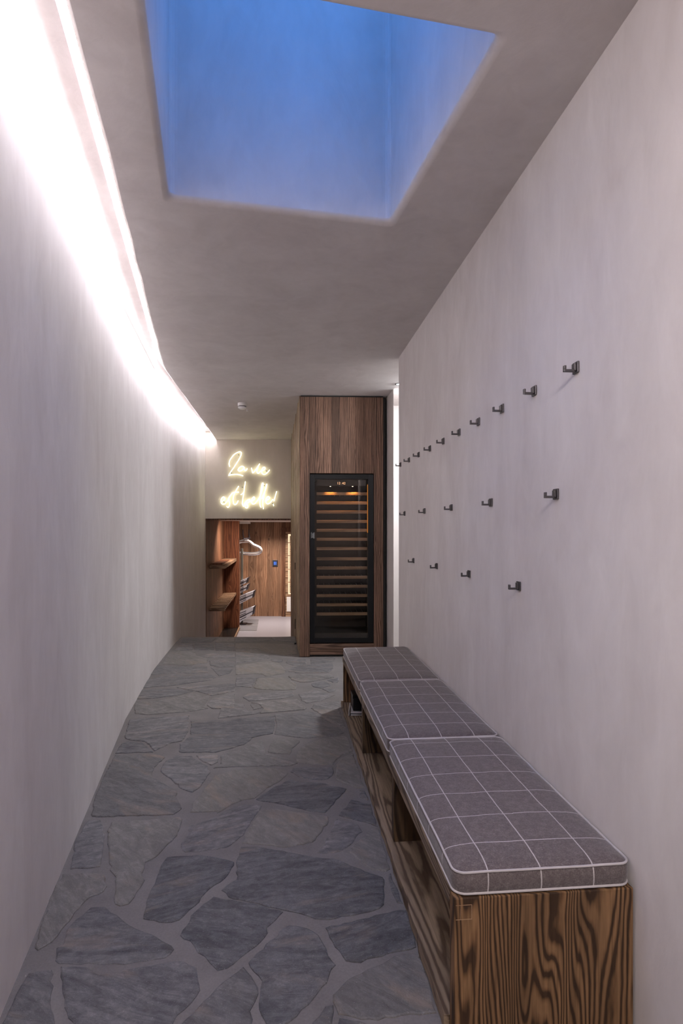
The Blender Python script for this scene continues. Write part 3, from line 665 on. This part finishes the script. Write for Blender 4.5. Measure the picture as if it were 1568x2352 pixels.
def cushion(l0, l1, phase, label):
    L = l1-l0; W = 0.482
    p = bench.location + Matrix.Rotation(TH, 3, 'Z') @ Vector((0.004, l0, BH+0.0005))
    root = thing('seat_cushion', label, 'cushion', p, TH, 'checked cushions on the bench')
    R = 0.032
    def loop(off, z, bulge=0.0):
        out = []
        r = max(0.004, R-off)
        cs = [(R, R, math.pi), (W-R, R, 1.5*math.pi), (W-R, L-R, 0), (R, L-R, 0.5*math.pi)]
        for (cx_, cy_, a0) in cs:
            rr_ = R-off if off < R else 0.002
            c_x, c_y = cx_, cy_
            if off >= R:
                c_x = off+0.002 if cx_ < W/2 else W-off-0.002; c_y = off+0.002 if cy_ < L/2 else L-off-0.002
            for k in range(7):
                a = a0+k/6*math.pi/2
                out.append(Vector((c_x+math.cos(a)*rr_, c_y+math.sin(a)*rr_, z)))
            # points along the straight edge to the next corner
            nxt = cs[(cs.index((cx_, cy_, a0))+1) % 4]
            n_x, n_y = nxt[0], nxt[1]
            if off >= R:
                n_x = off+0.002 if n_x < W/2 else W-off-0.002; n_y = off+0.002 if n_y < L/2 else L-off-0.002
            a = a0+math.pi/2
            s = Vector((c_x+math.cos(a)*rr_, c_y+math.sin(a)*rr_, z)); e = Vector((n_x+math.cos(a)*rr_, n_y+math.sin(a)*rr_, z))
            m = 14 if abs((e-s).y) > abs((e-s).x) else 8
            for k in range(1, m): out.append(s+(e-s)*(k/m))
        return out
    H = 0.064
    prof = [(0.004, 0.001), (0.0, 0.006), (-0.003, 0.02), (-0.004, 0.033), (-0.003, 0.047), (0.0, 0.058), (0.002, 0.060)]
    prof += [(0.008, 0.0645), (0.016, 0.0675), (0.03, 0.0705), (0.05, 0.073), (0.08, 0.0748), (0.12, 0.0758), (0.17, 0.0762), (0.22, 0.0764)]
    rb2 = random.Random(int(phase*1000)); sd = Vector((rb2.random()*9, 0, 0))
    from mathutils import noise as mn
    bmx = MB(); rings = []
    for off, z in prof:
        vs = []
        for q in loop(off, z):
            k = 0.0025*(mn.noise(q*9+sd)) if z > 0.006 else 0
            vs.append(bmx.bm.verts.new((q.x, q.y, z+(k if z > 0.06 else 0))))
        rings.append(vs)
    N = len(rings[0])
    for A, B in zip(rings, rings[1:]):
        for i in range(N): bmx.bm.faces.new((A[i], A[(i+1) % N], B[(i+1) % N], B[i]))
    bmx.bm.faces.new(rings[0][::-1]); bmx.bm.faces.new(rings[-1])
    bmx.build('cushion_body', fabric('checked_wool_%d' % int(phase*1000), phase), root, smooth=True)
    for off, z, k in ((-0.0005, 0.061, 1), (-0.0005, 0.0055, 2)):
        ps = [q+Vector((mn.noise(q*12+sd)*0.0012, mn.noise(q*11+sd*2)*0.0012, (mn.noise(q*8+sd)*0.002 if k == 1 else 0))) for q in loop(off, z)]
        pb = MB(); pb.tube(ps, 0.0034, 8, closed=True); pb.build('piping', M['piping'], root, smooth=True)
    return root
cushion(0.007, 0.987, 0.115, 'grey-brown windowpane-check cushion with pale piping, nearest the camera on the bench')
cushion(0.999, 1.963, 0.143, 'middle grey-brown checked bench cushion, between the other two')
cushion(1.975, 2.955, 0.168, 'farthest grey-brown checked bench cushion, beside the wine cabinet')

def bl(x, y, z=0.0): return bench.location + Matrix.Rotation(TH, 3, 'Z') @ Vector((x, y, z))
# things in the farthest cubby
t = thing('magazine', 'thin open white magazine with raised cover lying in the far bench cubby', 'magazine', bl(0.02, 2.60, 0.048), TH-0.12)
MB().box(0.0, 0.24, 0, 0.20, 0.0, 0.012).build('pages', M['paper'], t, bevel=0.001)
MB().box(-0.005, 0.245, 0, 0.003, 0.0, 0.016).build('spine', M['darkmetal'], t)
mb = MB(); mb.prism([(-0.014, 0.0), (-0.010, 0.0), (-0.004, 0.19), (-0.008, 0.19)], 0.0, 0.034); mb.build('cover', M['paper'], t)
t = thing('storage_box', 'small black box standing in the far bench cubby above the white magazine', 'box', bl(0.045, 2.66, 0.0615), TH)
MB().box(0, 0.26, 0, 0.14, 0, 0.085).build('box_body', M['black'], t, bevel=0.003)
MB().box(-0.003, 0.263, -0.003, 0.143, 0.086, 0.110).build('lid', M['black'], t, bevel=0.002)

# ---- coat hooks
def rwx(y): return 0.4670+0.096*(4.90-y)
def hook_meshes():
    a = MB(); a.box(-0.006, 0, -0.018, 0.018, -0.018, 0.018)
    b = MB(); b.box(-0.012, -0.006, -0.011, 0.011, -0.011, 0.013)
    c = MB(); c.box(-0.044, -0.006, -0.006, 0.006, -0.014, -0.006); c.box(-0.044, -0.037, -0.006, 0.006, -0.006, 0.006)
    return a, b, c
h0 = None
rows = [(1.856, [1.917, 2.237, 2.567, 2.880, 3.197, 3.515, 3.834, 4.155, 4.475, 4.800], 'top row of ten', 'top'),
        (1.460, [2.058, 2.707, 3.345, 3.985, 4.640], 'middle row of five', 'mid'),
        (1.113, [2.385, 3.025, 3.665, 4.320], 'bottom row of four', 'low')]
ords = ['nearest the camera', 'second from the camera', 'third from the camera', 'fourth from the camera', 'fifth from the camera', 'sixth from the camera', 'seventh from the camera', 'eighth from the camera', 'ninth from the camera', 'farthest from the camera']
for z, ys, rowname, _ in rows:
    for i, y in enumerate(ys):
        if h0 is None:
            h = thing('coat_hook', None, 'hook'); a, b, c = hook_meshes()
            a.build('backplate', M['steel'], h, bevel=0.0015); b.build('boss', M['steel'], h, bevel=0.001); c.build('prong', M['steel'], h, bevel=0.001)
            h0 = h
        else:
            h = h0.copy(); COL.objects.link(h)
            for ch in list(h0.children):
                q = ch.copy(); COL.objects.link(q); q.parent = h
        h.location = (rwx(y)-0.0005, y, z); h.rotation_euler = (0, 0, TH)
        od = 'farthest from the camera' if i == len(ys)-1 else ords[i]
        tag(h, 'square steel coat hook, %s in the %s' % (od, rowname), 'hook', 'steel coat hooks in three rows on the right wall')

# ---- wood cabinet and wine cooler
CT = math.atan2(0.04, 0.895)
cab = thing('wood_cabinet', 'tall reclaimed dark wood cabinet surround reaching the ceiling, housing the wine cooler', 'cabinet', (-0.436, 6.25, 0.001), CT)
CWD, CH = 0.890, 2.722
X0, X1, Z0, Z1 = 0.104, 0.776, 0.142, 1.918
MB().box(0, X0-0.001, 0, 0.30, 0.004, CH).build('side_post', M['cab_post'], cab, bevel=0.003)
MB().box(X1+0.001, 0.875, 0, 0.30, 0.004, CH).build('side_post', M['cab_post'], cab, bevel=0.003)
MB().box(X0, X1, 0.004, 0.30, Z1+0.004, CH).build('top_panel', M['cab_panel'], cab, bevel=0.002)
mb = MB(); mb.box(X0, X1, 0.003, 0.30, 0.078, Z0-0.006); mb.build('bottom_rail', M['cab_rail'], cab, bevel=0.003)
MB().box(X0, X1, 0.010, 0.30, 0.022, 0.0775).build('bottom_rail', M['cab_rail'], cab, bevel=0.003)
MB().box(0.876, 0.905, 0.03, 0.30, 0.004, CH-0.01).build('side_gap_shade', M['matblack'], cab)  # black strip standing in for the shade in the side gap
MB().box(0.01, 0.876, 0.02, 0.30, CH, CH+0.014).build('top_gap_shade', M['matblack'], cab)  # black strip painting the shade in the gap below the ceiling
MB().box(X0, X1, 0.03, 0.30, 0.004, 0.022).build('plinth', M['matblack'], cab)

wc = thing('wine_cooler', 'tall built-in wine cooler with dark glass door and light wood racks', 'wine cooler', cab.matrix_basis @ Vector((X0, 0.0, Z0)), CT)
W_, H_ = X1-X0, Z1-Z0
D_ = 0.50
mb = MB()
mb.box(0.004, 0.045, 0.035, D_, 0.004, H_-0.004); mb.box(W_-0.045, W_-0.004, 0.035, D_, 0.004, H_-0.004)
mb.box(0.045, W_-0.045, 0.035, D_, H_-0.05, H_-0.004); mb.box(0.045, W_-0.045, 0.035, D_, 0.004, 0.10); mb.box(0.045, W_-0.045, D_-0.02, D_, 0.10, H_-0.05)
mb.build('casing', M['inner'], wc)
fx0, fx1, fz0, fz1 = 0.052, 0.612, 0.055, H_-0.055
door = MB(); door.box(0.003, fx0, 0.004, 0.030, 0.004, H_-0.010); door.box(fx1, W_-0.003, 0.004, 0.030, 0.004, H_-0.010)
door.box(fx0, fx1, 0.004, 0.030, 0.004, fz0); door.box(fx0, fx1, 0.004, 0.030, fz1, H_-0.010)
dr = door.build('door', M['black'], wc, bevel=0.002)
MB().box(fx0+0.0005, fx1-0.0005, 0.0055, 0.0115, fz0+0.0005, fz1-0.0005).build('door_glass', M['glass'], dr)
# emblem of small rings on the left of the door
mb = MB()
for (px_, pz_) in ((0.032, 0.0), (0.044, 0.008), (0.032, 0.016), (0.044, 0.024), (0.032, -0.016), (0.044, -0.008), (0.044, -0.024)):
    mb.tube([(px_+0.007*math.cos(a*math.pi/3), 0.0035, H_*0.635+pz_+0.007*math.sin(a*math.pi/3)) for a in range(6)], 0.0008, 4, closed=True)
for k in range(5):
    mb.tube([(0.012, 0.0035, H_*0.635-0.028+k*0.013), (0.024, 0.0035, H_*0.635-0.016+k*0.013)], 0.0009, 4)
mb.build('emblem', M['logo'], dr)
shelf_px = [1134.5, 1155.5, 1176.4, 1198, 1218.4, 1239, 1260.4, 1284, 1305, 1326.4, 1347.3, 1368.4, 1389.5, 1410.4]
for py in shelf_px:
    z = CAM_Z+(1215-py)/1375*6.33-Z0
    s = MB().box(0.072, fx1-0.005, 0.060, 0.082, z-0.016, z+0.016).build('wine_rack', M['rack_wood'], wc, bevel=0.003)
    mb = MB()
    for k in range(9): mb.box(0.09+k*0.06, 0.094+k*0.06, 0.082, D_-0.03, z-0.004, z)
    mb.build('rack_wires', M['darkmetal'], s)
MB().box(0.075, fx1-0.02, 0.045, 0.055, H_-0.125, H_-0.062).build('control_panel', M['inner'], wc)
Mx = Matrix.Translation((0.332, 0.044, H_-0.098)) @ Matrix.Rotation(math.pi/2, 4, 'X')
text_mesh('display_digits', '12 :42', 0.036, M['digits'], wc, Mx)
for xx in (0.217, 0.452):
    MB().lathe([(0, 0.004), (0.006, 0.003), (0.007, 0)], 12, (xx, 0.048, H_-0.132)).build('led_spot', M['spot'], wc)
    l = bpy.data.lights.new('cooler_led', 'SPOT'); l.energy = 1.0; l.color = (1, 0.42, 0.08); l.spot_size = 2.0; l.spot_blend = 0.8; l.shadow_soft_size = 0.01
    lo = bpy.data.objects.new('cooler_led_light', l); COL.objects.link(lo); lo.parent = wc; lo.location = (xx, 0.050, H_-0.140)
MB().box(fx1-0.004, fx1-0.001, 0.034, 0.06, H_-0.62, H_-0.11).build('side_light', M['amber'], wc)
MB().box(fx1-0.004, fx1-0.001, 0.034, 0.06, 0.10, H_-0.625).build('side_channel', M['greymetal'], wc)

# ---- neon sign
CX0, CY0, CS = 460, 980, 6.533
SY = NY-0.035
def np_(q):
    p = px2w(CX0+q[0]/CS, CY0+q[1]/CS, SY); return Vector(p)
org = Vector(px2w(580, 1100, NY))
neon = thing('neon_sign', 'white glowing script neon sign reading La vie est belle! on the wall above the opening', 'neon sign', org)
letters = [
 ('letter_l', [[(440,600),(431,560),(440,510),(475,455),(520,408),(575,380),(605,380),(615,400),(600,450),(555,530),(500,615),(455,680),(425,732)], [(425,732),(470,722),(530,716),(590,722),(640,740)]]),
 ('letter_a', [[(650,600),(620,595),(585,615),(565,650),(590,668),(630,650),(658,610),(660,645),(680,660),(705,628)]]),
 ('letter_v', [[(765,618),(775,655),(787,692),(820,660),(855,610),(890,556)]]),
 ('letter_i', [[(868,600),(852,645),(850,685),(870,700),(905,665)]]),
 ('letter_e', [[(905,668),(945,655),(970,630),(960,608),(935,620),(918,665),(930,705),(960,718),(1000,695),(1038,648)]]),
 ('letter_e', [[(308,1128),(345,1110),(368,1082),(350,1055),(322,1072),(308,1120),(325,1160),(365,1160),(410,1110)]]),
 ('letter_s', [[(410,1110),(440,1050),(475,1005),(430,1060),(425,1100),(440,1150),(432,1190),(412,1212),(395,1195)]]),
 ('letter_t', [[(575,892),(540,950),(505,1020),(490,1090),(497,1150),(520,1170),(548,1150),(568,1110)], [(468,1000),(520,985),(575,983)]]),
 ('letter_b', [[(605,1022),(628,1008),(650,985)], [(674,822),(664,900),(650,1000),(636,1090),(630,1160),(648,1198)], [(648,1198),(665,1150),(700,1108),(742,1092),(728,1130),(690,1150),(712,1185),(705,1218),(680,1215),(672,1185),(695,1150)]]),
 ('letter_e', [[(740,1130),(785,1110),(815,1082),(805,1055),(780,1075),(768,1120),(780,1158),(815,1155),(858,1105)]]),
 ('letter_l', [[(858,1105),(895,1040),(925,950),(942,856),(925,860),(908,960),(895,1080),(893,1170),(912,1212)]]),
 ('letter_l', [[(920,1080),(955,1000),(985,920),(998,858),(975,940),(948,1060),(935,1150),(946,1235)]]),
 ('letter_e', [[(985,1110),(1020,1092),(1040,1068),(1015,1048),(990,1075),(980,1125),(1005,1158),(1045,1142),(1088,1090)]]),
 ('exclamation_mark', [[(1145,970),(1125,1035),(1103,1118)], [(1093,1160),(1100,1190)]]),
]
for nm, strokes in letters:
    mb = MB()
    for s_ in strokes:
        ps = spline([np_(q)-org for q in s_], 5) if len(s_) > 2 else [np_(q)-org for q in s_]
        mb.tube(ps, 0.0052, 8)
    mb.build(nm, M['neon'], neon, smooth=True)
for q in ((573,420),(463,693),(988,665),(628,908),(958,885),(1080,1150),(350,1130)):
    p = np_(q)-org; mb = MB()
    mb.tube([(p.x, -0.030, p.z), (p.x, -0.0005, p.z)], 0.007, 8); mb.build('wall_mount', M['greymetal'], neon, smooth=True)

# ---- ceiling fittings
t = thing('smoke_detector', 'round white smoke detector on the ceiling in front of the neon wall', 'smoke detector', (-1.103, 6.66, ZC-0.0005))
MB().lathe([(0, 0), (0.050, 0), (0.050, -0.026), (0.046, -0.034)], 28).build('base', M['white'], t, smooth=False)
MB().lathe([(0.040, -0.0345), (0.040, -0.043)], 28).build('vent_ring', M['matblack'], t)
MB().lathe([(0, -0.0432), (0.047, -0.0432), (0.045, -0.056), (0.030, -0.066), (0, -0.069)], 28).build('cap', M['white'], t, smooth=True)
t = thing('sprinkler_head', 'tiny white ceiling sprinkler just past the smoke detector', 'sprinkler', (-1.105, 7.02, ZC-0.0005))
MB().lathe([(0, 0), (0.010, 0), (0.010, -0.003), (0.004, -0.004), (0.004, -0.018), (0.011, -0.019), (0.011, -0.021), (0, -0.022)], 14).build('head', M['white'], t)
t = thing('downlight', 'small round recessed downlight on the ceiling by the far end of the right wall', 'downlight', (0.560, 5.78, ZC-0.0005))
MB().lathe([(0.032, 0), (0.042, 0), (0.042, -0.004), (0.032, -0.004), (0.032, 0)], 24).build('trim_ring', M['matblack'], t)
MB().lathe([(0, -0.001), (0.031, -0.001)], 24).build('lens', M['disc'], t)

# ---- ski room contents
def lx(y): return -2.125-0.267/2.77*(y-9.43)
sh = thing('wall_shelf', 'solid light wood shelf, upper of two on the left wall beyond the opening', 'shelf', (lx(9.76), 9.76, 0.745))
def shelf_pts(y0, y1, w0, w1): return [(lx(y0)-lx(9.76)+w0, y0-9.76), (lx(y0)-lx(9.76)+w1, y0-9.76), (lx(y1)-lx(9.76)+w1, y1-9.76), (lx(y1)-lx(9.76)+w0, y1-9.76)]
MB().prism(shelf_pts(9.76, 12.19, 0.003, 0.255), -0.055, 0.0).build('board', M['ski_shelf'], sh, bevel=0.004)
MB().prism(shelf_pts(10.0, 11.3, 0.02, 0.19), 0.0005, 0.018).build('felt_mat', M['ski_panel'], sh)
sl = thing('wall_shelf', 'slatted light wood shelf, lower of two on the left wall beyond the opening', 'shelf', (lx(9.76), 9.76, 0.054))
MB().prism(shelf_pts(9.76, 9.84, 0.003, 0.255), -0.055, 0.0).build('front_rail', M['ski_shelf'], sl, bevel=0.003)
MB().prism(shelf_pts(9.85, 12.18, 0.01, 0.035), -0.045, -0.022).build('bearer', M['ski_shelf'], sl)
MB().prism(shelf_pts(9.85, 12.18, 0.225, 0.25), -0.045, -0.022).build('bearer', M['ski_shelf'], sl)
for k in range(11):
    y0 = 9.93+k*0.206
    MB().prism(shelf_pts(y0, y0+0.095, 0.003, 0.255), -0.014, 0.0).build('slat', M['ski_shelf'], sl, bevel=0.002)
tr = thing('boot_tray', 'black stone boot tray with thin wood rim on the floor below the left shelves', 'tray', (lx(10.2), 10.2, ZL+0.001))
def tp(y0, y1, w0, w1): return [(lx(y0)-lx(10.2)+w0, y0-10.2), (lx(y0)-lx(10.2)+w1, y0-10.2), (lx(y1)-lx(10.2)+w1, y1-10.2), (lx(y1)-lx(10.2)+w0, y1-10.2)]
MB().prism(tp(10.2, 12.19, 0.003, 0.30), 0.0, 0.03).build('tray_base', M['blackstone'], tr)
MB().prism(tp(10.2, 12.19, 0.301, 0.325), 0.0, 0.05).build('rim', M['ski_shelf'], tr, bevel=0.002)

# keypad
kp = thing('wall_keypad', 'small black wall keypad with glowing blue keys on the far wood wall', 'keypad', (*px2w(631.5, 1294, 13.985)[:1], 13.999, px2w(631.5, 1294, 13.985)[2]))
MB().box(-0.062, 0.062, -0.014, 0, -0.078, 0.078).build('housing', M['darkmetal'], kp, bevel=0.006)
for kx in (-0.022, 0, 0.022):
    MB().box(kx-0.006, kx+0.006, -0.0155, -0.0142, -0.036, 0.040).build('key_column', M['blueled'], kp)

# rail and hangers
RY = 12.95
rail = thing('clothes_rail', 'dark metal clothes rail fixed behind the red-brown partition, carrying chrome hangers', 'rail', Vector(px2w(566, 1238, RY))+Vector((0, 0, 0.012)))
MB().tube([(0.0, -0.42, 0), (0.0, 0.50, 0)], 0.012, 10).build('bar', M['darkmetal'], rail, smooth=True)
for q in (0.45, -0.35): MB().tube([(0.0, q, 0), (-0.02, q, 0.10), (-0.02, q, 0.1925)], 0.010, 8).build('hanging_rod', M['darkmetal'], rail, smooth=True)
hp = [(556,1271),(575,1272.5),(592,1271.5),(599.5,1266),(597.5,1259),(588,1254),(582,1251.5),(577,1247),(571,1243.5),(556,1243.5),(546,1248),(538,1257),(537,1265),(543,1270)]
hb = Vector(px2w(570, 1244, RY))
mb = MB(); ps = [Vector(px2w(a, b, RY))-hb for a, b in hp]
mb.tube(spline(ps, 4, closed=True), 0.033, 12, closed=True)
hg = thing('coat_hanger', None, 'hanger', hb)
mb.build('frame', M['chrome'], hg, smooth=True)
MB().tube([(0, 0, -0.01), (0.0, 0, 0.012), (0.012, 0, 0.03), (0.0, 0, 0.04)], 0.005, 8).build('hook', M['chrome'], hg, smooth=True)
tag(hg, 'thick tubular chrome coat hanger on the rail, frontmost of the three', group='chrome hangers on the rail')
lab = ['thick tubular chrome coat hanger on the rail, middle one of three', 'thick tubular chrome coat hanger on the rail, rearmost of the three']
for k in (1, 2):
    g = hg.copy(); COL.objects.link(g); g.location = hb+Vector((-0.018*k, 0.085*k, 0.002))
    for ch in list(hg.children):
        q = ch.copy(); COL.objects.link(q); q.parent = g
    g['label'] = lab[k-1]
hg.location = hb+Vector((0, -0.02, 0))

# boot rack: pole with four tilted metal trays
BX, BY = px2w(555.5, 1300, 12.85)[:2]
br = thing('boot_rack', 'grey pole boot rack with four tilted pale metal trays behind the partition', 'rack', (BX, BY, ZL+0.001))
MB().box(-0.022, 0.022, -0.02, 0.02, 0, 1.62).build('pole', M['greymetal'], br, bevel=0.004)
MB().box(-0.12, 0.10, -0.12, 0.12, 0, 0.012).build('base_plate', M['darkmetal'], br, bevel=0.003)
s13 = BY/1375
def zz(py): return CAM_Z+(1215-py)*s13-(ZL+0.001)
for (xl, xr, yt_r, yb_r, yt_l, yb_l) in ((553, 570, 1326, 1338, 1333, 1345), (553, 570, 1341, 1354, 1348, 1361), (552, 584, 1356, 1371, 1367, 1386), (552, 584, 1392, 1410, 1402, 1428)):
    xa, xb = (xl-784)*s13-BX, (xr-784)*s13-BX
    P = [(xa, zz(yb_l)), (xb-0.03, zz(yb_r)), (xb, zz(yt_r)), (xa+0.01, zz(yt_l))]
    def slab(P, y0, y1):
        m = MB(); a = [m.bm.verts.new((p[0], y0, p[1])) for p in P]; b = [m.bm.verts.new((p[0], y1, p[1])) for p in P]
        m.bm.faces.new(a[::-1]); m.bm.faces.new(b)
        for i in range(4): m.bm.faces.new((a[i], a[(i+1) % 4], b[(i+1) % 4], b[i]))
        return m
    tray = slab(P, -0.11, 0.11).build('tray', M['alu'], br, bevel=0.003)
    Q = [(xb-0.028, zz(yb_r)-0.012), (xb-0.006, zz(yb_r)+0.008), (xb+0.026, zz(yt_r)+0.012), (xb+0.002, zz(yt_r))]
    slab(Q, -0.115, 0.115).build('end_lip', M['darkmetal'], tray, bevel=0.002)
    mb = MB()
    for k in range(4):
        f = 0.18+k*0.2
        z_l = P[3][1]*(1-f)+P[0][1]*f; z_r = P[2][1]*(1-f)+P[1][1]*f
        xr_ = P[3][0]+(P[2][0]-P[3][0])*0.45
        zr_ = z_l+(z_r-z_l)*0.45
        mb.tube([(P[3][0], -0.114, z_l), (xr_, -0.114, zr_)], 0.006, 6)
    f = 0.55
    mb.tube([(P[3][0]*(1-f)+P[0][0]*f, -0.113, P[3][1]*(1-f)+P[0][1]*f), (P[2][0]*(1-f)+P[1][0]*f, -0.113, P[2][1]*(1-f)+P[1][1]*f)], 0.009, 6)
    mb.build('clamp_bars', M['darkmetal'], tray)
# floor grate
gr = thing('floor_grate', 'slatted dark and pale drip grate on the pale floor under the boot rack', 'grate', (-2.02, 12.0, ZL+0.001))
for k in range(10):
    MB().box(-0.06-0.014*k, 0.27-0.017*k+0.05, k*0.155, k*0.155+0.045, 0, 0.004).build('slat', M['greymetal'], gr, bevel=0.002)
